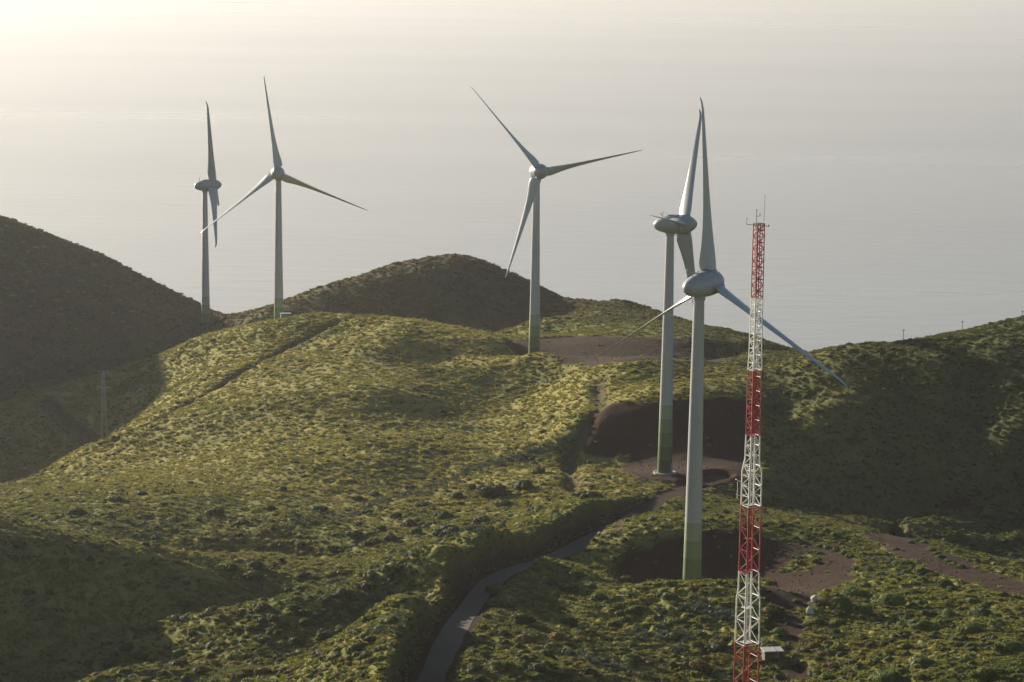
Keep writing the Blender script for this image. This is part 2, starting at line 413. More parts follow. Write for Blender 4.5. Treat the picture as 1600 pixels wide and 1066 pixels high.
# ------------------------------------------------------------------ object helpers
def link(name, me, m, parent=None, loc=None):
    o = bpy.data.objects.new(name, me); C.objects.link(o)
    if m is not None and not me.materials: me.materials.append(m)
    if parent is not None: o.parent = parent
    if loc is not None: o.location = loc
    return o
def tag(o, label, cat, group=None):
    o['label'] = label; o['category'] = cat
    if group: o['group'] = group
    return o
def empty(name, loc, rz=0.0):
    o = bpy.data.objects.new(name, None); C.objects.link(o); o.location = loc; o.rotation_euler = (0, 0, rz); return o
def mesh(name, v, f, smooth=False):
    me = bpy.data.meshes.new(name); me.from_pydata([tuple(map(float, p)) for p in v], [], f); me.update()
    if smooth: me.polygons.foreach_set('use_smooth', [True] * len(me.polygons))
    return me
class MB:
    def __init__(s): s.v = []; s.f = []
    def tube(s, a, b, r, r2=None, k=6):
        a, b = Vector(a), Vector(b); r2 = r if r2 is None else r2
        d = (b - a).normalized(); u = d.orthogonal().normalized(); w_ = d.cross(u); o = len(s.v)
        for p, q in ((a, r), (b, r2)):
            for i in range(k):
                t = 2 * math.pi * i / k; s.v.append(p + u * (q * math.cos(t)) + w_ * (q * math.sin(t)))
        for i in range(k): s.f.append((o + i, o + (i + 1) % k, o + k + (i + 1) % k, o + k + i))
        s.f.append(tuple(o + i for i in reversed(range(k)))); s.f.append(tuple(o + k + i for i in range(k))); return s
    def box(s, c, h, rz=0.0):
        o = len(s.v); ca, sa = math.cos(rz), math.sin(rz)
        for dx in (-1, 1):
            for dy in (-1, 1):
                for dz in (-1, 1):
                    x, y = dx * h[0], dy * h[1]
                    s.v.append(Vector((c[0] + x * ca - y * sa, c[1] + x * sa + y * ca, c[2] + dz * h[2])))
        for q in ((0, 1, 3, 2), (4, 6, 7, 5), (0, 4, 5, 1), (2, 3, 7, 6), (0, 2, 6, 4), (1, 5, 7, 3)): s.f.append(tuple(o + i for i in q))
        return s
    def lathe(s, prof, k=32, axis='Z'):
        o = len(s.v); rings = []
        for (h, r) in prof:
            if r < 1e-5:
                s.v.append(Vector((0, 0, h)) if axis == 'Z' else Vector((0, h, 0))); rings.append([len(s.v) - 1])
            else:
                ring = []
                for i in range(k):
                    t = 2 * math.pi * i / k
                    s.v.append(Vector((r * math.cos(t), r * math.sin(t), h)) if axis == 'Z' else Vector((r * math.cos(t), h, r * math.sin(t))))
                    ring.append(len(s.v) - 1)
                rings.append(ring)
        for a, b in zip(rings[:-1], rings[1:]):
            for i in range(k):
                j = (i + 1) % k
                if len(a) == 1: s.f.append((a[0], b[i], b[j]))
                elif len(b) == 1: s.f.append((a[i], a[j], b[0]))
                else: s.f.append((a[i], a[j], b[j], b[i]))
        return s
    def me(s, name, smooth=False):
        m_ = mesh(name, s.v, s.f, smooth)
        bm = bmesh.new(); bm.from_mesh(m_); bmesh.ops.recalc_face_normals(bm, faces=bm.faces); bm.to_mesh(m_); bm.free()
        return m_

# ------------------------------------------------------------------ ground, sea
Ys = [-20, 30, 80, 130, 180, 230, 280, 310, 330, 345]
while Ys[-1] < 1110: Ys.append(Ys[-1] + 0.50 * (Ys[-1] / 400.0) ** 0.9)
while Ys[-1] < 1430: Ys.append(Ys[-1] + 6)
Ys = np.array(Ys)
inner = np.linspace(-.235, .235, 900)
ts = np.r_[np.linspace(-.62, -.24, 70), inner, np.linspace(.24, .62, 60)]
TX, TY = np.meshgrid(ts, Ys)
X = TX * np.maximum(TY, 330) ; Yg = TY
X = np.clip(X, GX0 + 5, GX1 - 5)
Zg, dR, dirt, trn = height(X, Yg)
V = np.stack([X, Yg, Zg + ZC], -1)
# skirt down to the water on every outer side
nr, nc = X.shape
verts = V.reshape(-1, 3)
idx = np.arange(nr * nc).reshape(nr, nc)
quads = np.stack([idx[:-1, :-1], idx[:-1, 1:], idx[1:, 1:], idx[1:, :-1]], -1).reshape(-1, 4)
ring = np.r_[idx[0, :], idx[1:, -1], idx[-1, -2::-1], idx[-2:0:-1, 0]]
rv = verts[ring]
cen = np.array([0, 700, 0.0])
out = rv - cen; out[:, 2] = 0; out /= np.linalg.norm(out, axis=1)[:, None]
low = rv + out * (rv[:, 2:3] + 4) * 1.7; low[:, 2] = -4
base = len(verts)
verts = np.r_[verts, low]
nn = len(ring); k = np.arange(nn); kn = (k + 1) % nn
quads = np.r_[quads, np.stack([ring[kn], ring[k], base + k, base + kn], -1)]
me = bpy.data.meshes.new('hillside')
me.vertices.add(len(verts)); me.vertices.foreach_set('co', verts.astype(np.float32).ravel())
me.loops.add(quads.size); me.loops.foreach_set('vertex_index', quads.astype(np.int32).ravel())
me.polygons.add(len(quads)); me.polygons.foreach_set('loop_start', np.arange(0, quads.size, 4, dtype=np.int32))
me.polygons.foreach_set('use_smooth', np.ones(len(quads), bool))
me.update(calc_edges=True); me.validate()
a_ = me.attributes.new('dirt', 'FLOAT', 'POINT')
dv = np.r_[np.clip(np.maximum(np.maximum(dirt, sstep(ROAD_W + 3.2, ROAD_W + 1.0, dR)), np.clip(trn, 0, 1) * .75), 0, 1).ravel(), np.zeros(nn)]
a_.data.foreach_set('value', dv.astype(np.float32))
a_ = me.attributes.new('dry', 'FLOAT', 'POINT'); a_.data.foreach_set('value', np.r_[dryness(X, Yg).ravel(), np.zeros(nn)].astype(np.float32))
ground = link('ground', me, MG); ground['kind'] = 'structure'
ground['label'] = 'grassy volcanic hillside with bare red earth pads'

# raster of the finished ground for standing things on it
def ground_z(x, y):
    z = height(np.array([float(x)]), np.array([float(y)]))[0][0]
    return z + ZC
def ground_zs(x, y): return height(x, y)[0] + ZC

def sea_material():
    m, nt, b = mat('sea')
    co = nt.nodes.new('ShaderNodeTexCoord').outputs['Object']
    mp = nt.nodes.new('ShaderNodeMapping'); mp.inputs['Scale'].default_value = (.35, 1, 1); nt.links.new(co, mp.inputs[0])
    b.inputs['Base Color'].default_value = (.15, .18, .195, 1); b.inputs['IOR'].default_value = 1.33
    m2 = nt.nodes.new('ShaderNodeMapping'); m2.inputs['Scale'].default_value = (.25, 1, 1); m2.inputs['Rotation'].default_value = (0, 0, .25); nt.links.new(co, m2.inputs[0])
    st = ramp(nt, noise(nt, .0009, 2, m2.outputs[0], .4), .3, .75)
    rr = nt.nodes.new('ShaderNodeMath'); rr.operation = 'MULTIPLY_ADD'; rr.inputs[1].default_value = .07; rr.inputs[2].default_value = .27; nt.links.new(st, rr.inputs[0]); nt.links.new(rr.outputs[0], b.inputs['Roughness'])
    nt.links.new(mixc(nt, st, (.235, .245, .255), (.247, .257, .267)), b.inputs['Base Color'])
    bp = nt.nodes.new('ShaderNodeBump'); bp.inputs['Strength'].default_value = 1.0; bp.inputs['Distance'].default_value = 1.8
    h = nt.nodes.new('ShaderNodeMath'); h.operation = 'MULTIPLY_ADD'; h.inputs[1].default_value = .45
    nt.links.new(noise(nt, .045, 3, mp.outputs[0], .5), h.inputs[0]); nt.links.new(noise(nt, .016, 3, mp.outputs[0], .5), h.inputs[2])
    nt.links.new(h.outputs[0], bp.inputs['Height']); nt.links.new(bp.outputs[0], b.inputs['Normal'])
    return m
SR = 60000
k = 96
sv = [(0, 0, 0)] + [(SR * math.cos(2 * math.pi * i / k), SR * math.sin(2 * math.pi * i / k), 0) for i in range(k)]
sea = link('sea', mesh('sea', sv, [(0, 1 + i, 1 + (i + 1) % k) for i in range(k)]), sea_material()); sea['kind'] = 'structure'
sea['label'] = 'hazy pale sea stretching behind the hills'

# the concrete road
seg = []
rc = smooth_line(road_c[::2], 5); rc = rc[rc[:, 1] < 585]
for i in range(len(rc)):
    a, b_ = rc[max(i - 1, 0)], rc[min(i + 1, len(rc) - 1)]
    t = np.array([b_[0] - a[0], b_[1] - a[1]]); t /= np.linalg.norm(t); nrm = np.array([-t[1], t[0]])
    for q in (-1, -.5, 0, .5, 1):
        jit = 0 if abs(q) < 1 else float(vnoise(np.array([i * .3]), np.array([q * 5.0]), 3)[0] - .5) * .5
        xy = rc[i, :2] + nrm * (q * (ROAD_W - .45) + jit)
        seg.append((xy[0], xy[1], rc[i, 2] + ZC + .05 + .04 * (1 - abs(q))))
rf = [(i * 5 + j, i * 5 + j + 1, i * 5 + j + 6, i * 5 + j + 5) for i in range(len(rc) - 1) for j in range(4)]
def road_material():
    m, nt, b = mat('road_surface'); co = objco(nt)
    c = mixc(nt, noise(nt, .25, 5, co), (.024, .020, .016), (.042, .034, .027))
    c = mixc(nt, ramp(nt, noise(nt, .09, 4, co), .5, .7), c, (.04, .033, .027))
    nt.links.new(c, b.inputs['Base Color']); b.inputs['Roughness'].default_value = .9
    return m
road = link('road', mesh('road', seg, rf, True), road_material()); road['kind'] = 'structure'
road['label'] = 'narrow concrete road curving up between the slopes'

# ------------------------------------------------------------------ wind turbines
HUB = 64.0
def tower_r(z): return 1.95 + (1.03 - 1.95) * (z / 62.0) ** 0.92
def tower_me(z0, z1, name):
    zs = np.linspace(z0, z1, max(3, int((z1 - z0) / 6) + 2))
    return MB().lathe([(z0, 0)] + [(z, tower_r(z)) for z in zs] + [(z1, 0)], 40).me(name, True)
def sharp(me_, ang=35):
    bm = bmesh.new(); bm.from_mesh(me_)
    for e in bm.edges:
        if len(e.link_faces) == 2 and e.calc_face_angle(0) > rad(ang): e.smooth = False
    bm.to_mesh(me_); bm.free(); return me_
BAND = 3.58
ME_T = sharp(tower_me(BAND * 5, 62.0, 'tower'))
ME_B = [sharp(tower_me(BAND * (4 - i), BAND * (5 - i), 'tower_band')) for i in range(5)]
def band_paint(i):
    ME_B[i].materials.append(M_BANDS[i])
for i in range(5): band_paint(i)
ME_T.materials.append(M_WHITE)
ME_COL = sharp(MB().lathe([(61.2, 0), (61.2, 1.22), (62.6, 1.22), (62.6, 0)], 32).me('yaw_collar', True)); ME_COL.materials.append(M_NAC)
ME_BASE = sharp(MB().lathe([(-1.2, 0), (-1.2, 2.95), (.28, 2.95), (.28, 2.6), (.18, 2.6), (.18, 0)], 40).me('foundation_ring', True)); ME_BASE.materials.append(M_CONC)
NAC = [(-4.35, 0), (-4.3, .35), (-4.1, .8), (-3.6, 1.28), (-2.8, 1.68), (-1.6, 2.05), (-.2, 2.3), (1.2, 2.45), (2.55, 2.5), (2.62, 2.46), (2.62, 0)]
SPN = [(2.72, 0), (2.72, 2.42), (2.8, 2.48), (3.6, 2.46), (4.5, 2.3), (5.3, 1.95), (6.0, 1.48), (6.6, .9), (6.9, .45), (7.0, 0)]
ME_NAC = sharp(MB().lathe(NAC, 40, 'Y').me('nacelle', True), 50); ME_NAC.materials.append(M_NAC)
ME_SPN = sharp(MB().lathe(SPN, 40, 'Y').me('spinner', True), 50); ME_SPN.materials.append(M_NAC)
# blade in its own frame: Z along the blade, X towards the leading edge (in the rotor plane), Y along the shaft
def blade_mesh(pitch):
    st = [(1.6, 1.75, 1.0, .5, 0), (2.25, 1.8, .98, .5, 0), (2.5, 3.3, .5, .30, 0), (2.9, 3.75, .42, .28, 0), (4.0, 3.95, .36, .28, 2), (5.5, 3.7, .31, .29, 5), (7.5, 3.2, .27, .30, 8),
          (10.5, 2.65, .23, .31, 11), (14, 2.2, .20, .32, 14), (18, 1.85, .18, .33, 16), (22, 1.55, .17, .34, 18), (26, 1.28, .16, .35, 19), (30, 1.0, .15, .36, 20),
          (33, .74, .14, .38, 20), (34.6, .52, .13, .42, 20), (35.3, .34, .12, .5, 20), (35.5, .16, .14, .6, 20)]
    K_ = 20; v = []; f = []
    for (r, c, th, ax, tw) in st:
        a = pitch + rad(tw)
        circ = sstep(3.2, 2.2, np.array([r]))[0] if r < 2.4 else 0
        bend = 0.0 if r < 34 else (r - 34) * .5
        for i in range(K_):
            t = 2 * math.pi * i / K_
            s_ = (1 + math.cos(t)) / 2          # 1 leading edge, 0 trailing edge
            yt = math.sin(t) * .5 * th * c * (1.0 if circ > .5 else (0.25 + .95 * math.sqrt(max(s_, 0)) * (1.25 - .45 * s_)))
            if circ <= .5 and s_ < .02: yt = math.sin(t) * .1 * th * c
            x = (s_ - (1 - ax)) * c
            X_ = x * math.cos(a) - yt * math.sin(a); Y_ = x * math.sin(a) + yt * math.cos(a)
            v.append((X_, Y_ - bend, r))
    for q in range(len(st) - 1):
        for i in range(K_):
            j = (i + 1) % K_; f.append((q * K_ + i, q * K_ + j, (q + 1) * K_ + j, (q + 1) * K_ + i))
    f.append(tuple(range(K_))[::-1]); f.append(tuple((len(st) - 1) * K_ + i for i in range(K_)))
    me_ = mesh('blade', v, f, True)
    bm = bmesh.new(); bm.from_mesh(me_); bmesh.ops.recalc_face_normals(bm, faces=bm.faces); bm.to_mesh(me_); bm.free()
    sharp(me_, 60); me_.materials.append(M_WHITE); return me_
def fin_mesh(pitch):
    # the fixed tail of the blade root that stands on the spinner
    m_ = MB(); pts_ = [(-.75, 1.9), (-3.0, 2.5), (-1.5, 2.5), (-.75, 2.45)]
    a = pitch; o = len(m_.v)
    for yy in (-.16, .16):
        for (x, z) in pts_: m_.v.append(Vector((x * math.cos(a) - yy * math.sin(a), x * math.sin(a) + yy * math.cos(a), z)))
    m_.f += [(0, 1, 2, 3), (7, 6, 5, 4)] + [(i, (i + 1) % 4, 4 + (i + 1) % 4, 4 + i) for i in range(4)]
    m_.tube((0, 0, 1.9), (0, 0, 2.47), 1.06, 1.02, 28)
    me_ = m_.me('root_collar'); me_.materials.append(M_NAC); return me_
def boom_mesh():
    m_ = MB()
    m_.tube((0, -1.9, 1.7), (0, -2.0, 2.75), .09); m_.tube((-1.3, -2.0, 2.62), (1.3, -2.0, 2.62), .07)
    for s_ in (-1, 1):
        m_.tube((1.25 * s_, -2.0, 2.62), (1.25 * s_, -2.0, 3.05), .05); m_.tube((1.25 * s_, -2.0, 3.05), (1.25 * s_, -2.0, 3.25), .17, .12, 8)
    me_ = m_.me('anemometer_boom'); me_.materials.append(M_METAL); return me_
def hatch_mesh():
    me_ = MB().box((0, .4, 2.42), (.55, .9, .12)).me('roof_hatch'); me_.materials.append(M_WHITE); return me_
def door_mesh():
    m_ = MB(); r = tower_r(1.4)
    m_.box((0, -r - .01, 1.55), (.45, .12, 1.1)); m_.box((0, -r - .55, .25), (.6, .5, .06))
    for x in (-.5, .5): m_.tube((x, -r - 1.0, -.3), (x, -r - 1.0, 1.2), .03); m_.tube((x, -r - 1.0, 1.2), (x, -r - .05, 1.2), .03)
    me_ = m_.me('door'); me_.materials.append(M_NAC); return me_
ME_SEAM = [MB().lathe([(z - .05, tower_r(z) - .1), (z - .05, tower_r(z) + .018), (z + .05, tower_r(z) + .018), (z + .05, tower_r(z) - .1)], 40).me('flange_seam') for z in (26.5, 38.0, 50.0)]
for q in ME_SEAM: q.materials.append(M_NAC)
PITCHES = {}
ME_BOOM, ME_HATCH, ME_DOOR = boom_mesh(), hatch_mesh(), door_mesh()
TILT = rad(4); OVER = 4.0
def turbine(Xb, Yb, zhub, yaw, th, pitch, label):
    yaw, th, pitch = rad(yaw), rad(th), rad(pitch)
    t = empty('wind_turbine', (Xb, Yb, zhub + ZC - HUB))
    tag(t, label, 'wind turbine', 'wind turbines on the ridge')
    link('foundation_ring', ME_BASE, None, t)
    link('tower', ME_T, None, t); link('yaw_collar', ME_COL, None, t)
    for i in range(5): link('tower_band', ME_B[i], None, t)
    for q in ME_SEAM: link('flange_seam', q, None, t)
    d = link('door', ME_DOOR, None, t); d.rotation_euler = (0, 0, rad(60))
    # frame of the machine head: local Y is the shaft
    nrm = Vector((math.sin(yaw) * math.cos(TILT), math.cos(yaw) * math.cos(TILT), math.sin(TILT)))
    u = Vector((math.cos(yaw), -math.sin(yaw), 0)); v_ = u.cross(nrm)
    Rm = Matrix((u, nrm, v_)).transposed().to_4x4()
    hm = Matrix.Translation((0, 0, HUB)) @ Rm
    nac = link('nacelle', ME_NAC, None, t); nac.matrix_local = hm
    b = link('anemometer_boom', ME_BOOM, None, nac); h = link('roof_hatch', ME_HATCH, None, nac)
    spn = link('spinner', ME_SPN, None, t); spn.matrix_local = hm
    key = round(pitch, 3)
    if key not in PITCHES: PITCHES[key] = (blade_mesh(pitch), fin_mesh(pitch))
    bme, fme = PITCHES[key]
    for kk in range(3):
        # local rotation about the shaft: blade Z goes to cos v + sin u
        A = Matrix.Translation((0, OVER, 0)) @ Matrix.Rotation(th + kk * 2 * math.pi / 3, 4, 'Y')
        bl = link('blade', bme, None, t); bl.matrix_local = hm @ A
        fn = link('root_collar', fme, None, spn); fn.matrix_local = A
    return t
turbine(-127.5, 1051.6, -112.6, 85.1, 9.3, 62, 'turbine seen side-on, farthest back, its foot hidden below the dark hill slope')
turbine(-86.0, 931.1, -94.7, 179.8, 8.2, 42, 'turbine with its rotor spread towards the viewer, standing behind the grassy hilltop')
turbine(7.2, 814.8, -81.3, 161.5, 40.2, 42, 'turbine in the middle with one blade hanging beside its tower')
turbine(39.5, 641.1, -77.0, 107.5, -39.9, 62, 'turbine with pale foundation ring showing on the red earth pad')
turbine(35.5, 482.2, -69.5, 41.4, -2.4, 72, 'tallest and closest turbine, its foot hidden by bushes beside the lattice mast')

# ------------------------------------------------------------------ lattice mast
MY = 400.0
mx0 = at(1164.5, 1105, MY)
mbx = at(1187, 352, MY)
def zrow(px, py): return at(px, py, MY)[2]
mast = empty('lattice_mast', (mx0[0], MY, mx0[2] + ZC))
tag(mast, 'red and white banded lattice measuring mast', 'mast')
rows_ = [(1110,1164.5,37),(1005,1165.5,36),(937,1167.3,35.5),(921,1168.3,31),(893,1168.5,31),(790,1172,30),(738,1173.3,30),(718,1174.6,22),(680,1176.5,21),(578,1178.7,21),(542,1179.5,19),(465,1182.3,17.5),(350,1187,17)]
prof = []
for py, cx, wpx in rows_:
    p = at(cx, py, MY); dep = p @ FW
    prof.append((p[2] - mx0[2], wpx * dep / FPX / 1.342, p[0] - mx0[0]))
prof = prof[::1]
def mast_w(z):
    zs = [p[0] for p in prof]; return np.interp(z, zs, [p[1] for p in prof])
PHI = rad(26.6)
def corner(i, z):
    s_ = mast_w(z) / 2; a = PHI
    x, y = [(-s_, -s_), (s_, -s_), (s_, s_), (-s_, s_)][i]
    return Vector((x * math.cos(a) - y * math.sin(a), x * math.sin(a) + y * math.cos(a), z))
zof = lambda py: float(np.interp(-py, [-r[0] for r in rows_], [p[0] for p in prof]))
band_rows = [(1110,1005,'r'),(1005,893,'w'),(893,790,'r'),(790,680,'w'),(680,578,'r'),(578,465,'w'),(465,350,'r')]
cuts = [zof(r) for r in (937, 921, 738, 718, 542)]
for y0_, y1_, cc in band_rows:
    z0, z1 = zof(y0_), zof(y1_)
    if y0_ == 1110: z0 = -1.0
    mm = M_RED if cc == 'r' else M_MWHITE
    sec = empty('lattice_section', (0, 0, 0)); sec.parent = mast
    lv = sorted([z0, z1] + [c for c in cuts if z0 + .4 < c < z1 - .4])
    for i in range(4):
        g_ = MB()
        for a, b_ in zip(lv[:-1], lv[1:]): g_.tube(corner(i, a), corner(i, b_),   .115 if z0 < 40 else .085, k=6)
        link('leg', g_.me('leg'), mm, sec)
    g_ = MB(); z = max(z0, 0.0); flip = 0
    nb = max(5, int(round((z1 - z) / (mast_w(z) * .72))))
    for q in range(nb):
        a, b_ = z + (z1 - z) * q / nb, z + (z1 - z) * (q + 1) / nb
        for i in range(4):
            j = (i + 1) % 4
            lo, hi = (i, j) if (q + i) % 2 else (j, i)
            g_.tube(corner(lo, a), corner(hi, b_), .062, k=5)
            if q % 2 == 0 or z0 > 30: g_.tube(corner(i, a), corner(j, a), .055, k=5)
    link('bracing', g_.me('bracing'), mm, sec)
    g_ = MB()
    lx = [Vector((.18, .22, 0)), Vector((.55, .22, 0))]
    for l_ in lx: g_.tube(l_ + Vector((0, 0, max(z0, 0))), l_ + Vector((0, 0, z1)), .04, k=5)
    zz = max(z0, 0) + .2
    while zz < z1:
        g_.tube(lx[0] + Vector((0, 0, zz)), lx[1] + Vector((0, 0, zz)), .02, k=4); zz += .45
    link('ladder', g_.me('ladder'), mm, sec)
    link('cable_tray', MB().box((-.2, .15, (max(z0, 0) + z1) / 2), (.16, .05, (z1 - max(z0, 0)) / 2 - .02)).me('cable_tray'), mm, sec)
    if z0 > 0:
        hw = mast_w(z0 + .1) * .36
        for dz in (.15, (z1 - z0) * .5):
            link('rest_platform', MB().box((-.15, -.1, z0 + dz), (hw * .8, hw * .7, .03), PHI).me('rest_platform'), mm, sec)
zt = zof(350)
g_ = MB().tube((.75, .3, zt - 1.2), (.85, .3, zt + 4.7), .045, .03); link('lightning_rod', g_.me('lightning_rod'), M_DARK, mast)
g_ = MB().tube((-2.0, 0, zt - .1), (1.6, 0, zt - .35), .05).tube((-1.95, 0, zt - .1), (-1.95, 0, zt + .75), .04).tube((-1.95, 0, zt + .75), (-1.95, 0, zt + .95), .14, .08, 8).tube((1.5, 0, zt - .4), (1.5, 0, zt - .1), .14, .1, 8)
link('sensor_arm', g_.me('sensor_arm'), M_DARK, mast)
g_ = MB().tube((-.45, 0, zt - .4), (-.45, 0, zt + 2.2), .05).tube((-.45, 0, zt + 1.2), (.1, 0, zt + 1.25), .04).tube((.1, 0, zt + 1.25), (.1, 0, zt + 1.7), .08, .06).tube((-.65, 0, zt + 2.2), (-.2, 0, zt + 2.2), .04)
link('wind_vane', g_.me('wind_vane'), M_DARK, mast)
g_ = MB().box((0, 0, zt + .05), (mast_w(zt) * .55, mast_w(zt) * .55, .06), PHI); link('top_plate', g_.me('top_plate'), M_DARK, mast)
g_ = MB().tube((-2.6, -.6, zof(748)), (-1.0, -.5, zof(757)), .09).tube((-2.4, -.6, zof(772)), (-1.2, -.4, zof(776)), .06).tube((-2.3, -.6, zof(752)), (-2.3, -.6, zof(778)), .05)
link('side_bracket', g_.me('side_bracket'), M_MWHITE, mast)
g_ = MB().box((0, 0, -.6), (2.2, 2.2, .75), PHI); link('footing', g_.me('footing'), M_CONC, mast)

# ------------------------------------------------------------------ plants
def leaf_cloud(n_leaf, size, squash=.75, lumps=6, seed=0, elong=1.6):
    """a rounded bush of unit radius made of small leaf faces over several lobes"""
    r = np.random.default_rng(seed)
    cs = [(0, 0, .15, .75)]
    for i in range(lumps):
        a = 2 * math.pi * (i + r.random() * .6) / lumps; d = .35 + .3 * r.random()
        cs.append((d * math.cos(a), d * math.sin(a), .05 + .35 * r.random(), .34 + .2 * r.random()))
    v = []; f = []
    for i in range(n_leaf):
        c = cs[r.integers(len(cs))]
        dvec = r.normal(size=3); dvec /= np.linalg.norm(dvec); dvec[2] = abs(dvec[2]) * 1.0 - .15 * r.random()
        p = np.array(c[:3]) + dvec * c[3] * (0.82 + .26 * r.random()); p[2] *= squash
        if p[2] < -.05: p[2] = 0.02 * r.random()
        nrm = dvec + r.normal(size=3) * .3; nrm /= np.linalg.norm(nrm)
        t1 = np.cross(nrm, r.normal(size=3)); t1 /= np.linalg.norm(t1); t2 = np.cross(nrm, t1)
        s1 = size * (.7 + .7 * r.random()); s2 = s1 / elong
        o = len(v)
        v += [p - t1 * s1, p - t2 * s2, p + t1 * s1, p + t2 * s2]; f.append((o, o + 1, o + 2, o + 3))
    # inner mass of twigs so that a bush is not hollow
    for c in cs:
        o = len(v); k_ = 8
        for a_i, (ph, rr) in enumerate([(-.1, .95), (.4, .86), (.75, .56)]):
            for q in range(k_):
                t = 2 * math.pi * q / k_; w_ = c[3] * rr * (.85 + .2 * r.random())
                v.append(np.array([c[0] + w_ * math.cos(t), c[1] + w_ * math.sin(t), max(-.1, (c[2] + c[3] * ph) * squash)]))
        v.append(np.array([c[0], c[1], (c[2] + c[3] * .9) * squash]))
        for lv_ in range(2):
            for q in range(k_): f.append((o + lv_ * k_ + q, o + lv_ * k_ + (q + 1) % k_, o + (lv_ + 1) * k_ + (q + 1) % k_, o + (lv_ + 1) * k_ + q))
        for q in range(k_): f.append((o + 2 * k_ + q, o + 2 * k_ + (q + 1) % k_, o + 3 * k_))
    return v, f
def tuft(n_blade, seed, h=.8):
    r = np.random.default_rng(seed); v = []; f = []
    for i in range(n_blade):
        a = r.random() * 2 * math.pi; d = .55 * math.sqrt(r.random()); lean = .25 + .75 * r.random()
        b0 = np.array([d * math.cos(a), d * math.sin(a), -.08]); tip = b0 + np.array([math.cos(a) * lean * .6, math.sin(a) * lean * .6, h * (.45 + .55 * r.random()) * (1 - .4 * d)])
        s_ = np.array([-math.sin(a + .5), math.cos(a + .5), 0]) * (.09 + .07 * r.random()); mid = (b0 + tip) / 2 + np.array([0, 0, .12])
        o = len(v); v += [b0 - s_, b0 + s_, mid + s_ * .9, mid - s_ * .9, tip]; f += [(o, o + 1, o + 2, o + 3), (o + 3, o + 2, o + 4)]
    # low mound under the blades
    o = len(v); k_ = 9
    for (z, rr) in [(-.12, .62), (.12, .52), (.28, .28)]:
        for q in range(k_):
            t = 2 * math.pi * q / k_; w_ = rr * (.8 + .4 * r.random()); v.append(np.array([w_ * math.cos(t), w_ * math.sin(t), z]))
    v.append(np.array([0, 0, .36]))
    for lv_ in range(2):
        for q in range(k_): f.append((o + lv_ * k_ + q, o + lv_ * k_ + (q + 1) % k_, o + (lv_ + 1) * k_ + (q + 1) % k_, o + (lv_ + 1) * k_ + q))
    for q in range(k_): f.append((o + 2 * k_ + q, o + 2 * k_ + (q + 1) % k_, o + 3 * k_))
    return v, f
def agave_mesh(seed):
    r = np.random.default_rng(seed); v = []; f = []
    for i in range(20):
        a = 2.4 * i + r.random() * .3; el = rad(15 + 62 * i / 20 + 8 * r.random()); L = .8 + .3 * r.random()
        dirv = np.array([math.cos(a) * math.cos(el), math.sin(a) * math.cos(el), math.sin(el)]); s_ = np.array([-math.sin(a), math.cos(a), 0]) * .11
        up = np.cross(s_, dirv); up = -up / np.linalg.norm(up) * .03
        o = len(v); m1 = dirv * L * .45
        v += [-s_ * .7, s_ * .7, m1 + s_, m1 - s_ , dirv * L, m1 - up * 2]
        f += [(o, o + 1, o + 5), (o + 1, o + 2, o + 5), (o + 3, o, o + 5), (o + 5, o + 2, o + 4), (o + 3, o + 5, o + 4)]
    return v, f
BUSH = {'dark': [], 'fresh': [], 'ochre': []}
for i in range(5):
    me_ = mesh('bush', *leaf_cloud(1300, .075, .95, 6 + i % 3, 100 + i)); me_.materials.append(M_BUSH); BUSH['dark'].append(me_)
for i in range(3):
    me_ = mesh('bush', *leaf_cloud(1300, .075, .92, 6 + i % 3, 200 + i)); me_.materials.append(M_BUSHG); BUSH['fresh'].append(me_)
for i in range(2):
    me_ = mesh('bush', *leaf_cloud(1100, .08, .85, 6, 300 + i)); me_.materials.append(M_BUSHO); BUSH['ochre'].append(me_)

protos = {}
def proto(coll, name, v, f, m):
    c = protos.setdefault(coll, bpy.data.collections.new(coll))
    me_ = mesh(name, v, f); me_.materials.append(m)
    c.objects.link(bpy.data.objects.new(name, me_))
for i in range(4): proto('tussocks', 'tussock', *tuft(34, 400 + i), M_GRASS)
for i in range(3): proto('low_shrubs', 'low_shrub', *leaf_cloud(300, .15, .9, 5, 500 + i), M_BUSH)
proto('low_shrubs', 'low_shrub', *leaf_cloud(300, .15, .85, 5, 510), M_BUSHG)
proto('low_shrubs', 'low_shrub', *leaf_cloud(300, .15, .75, 5, 511), M_BUSHO)
for i in range(3): proto('agave_rosettes', 'agave', *agave_mesh(600 + i), M_AGAVE)

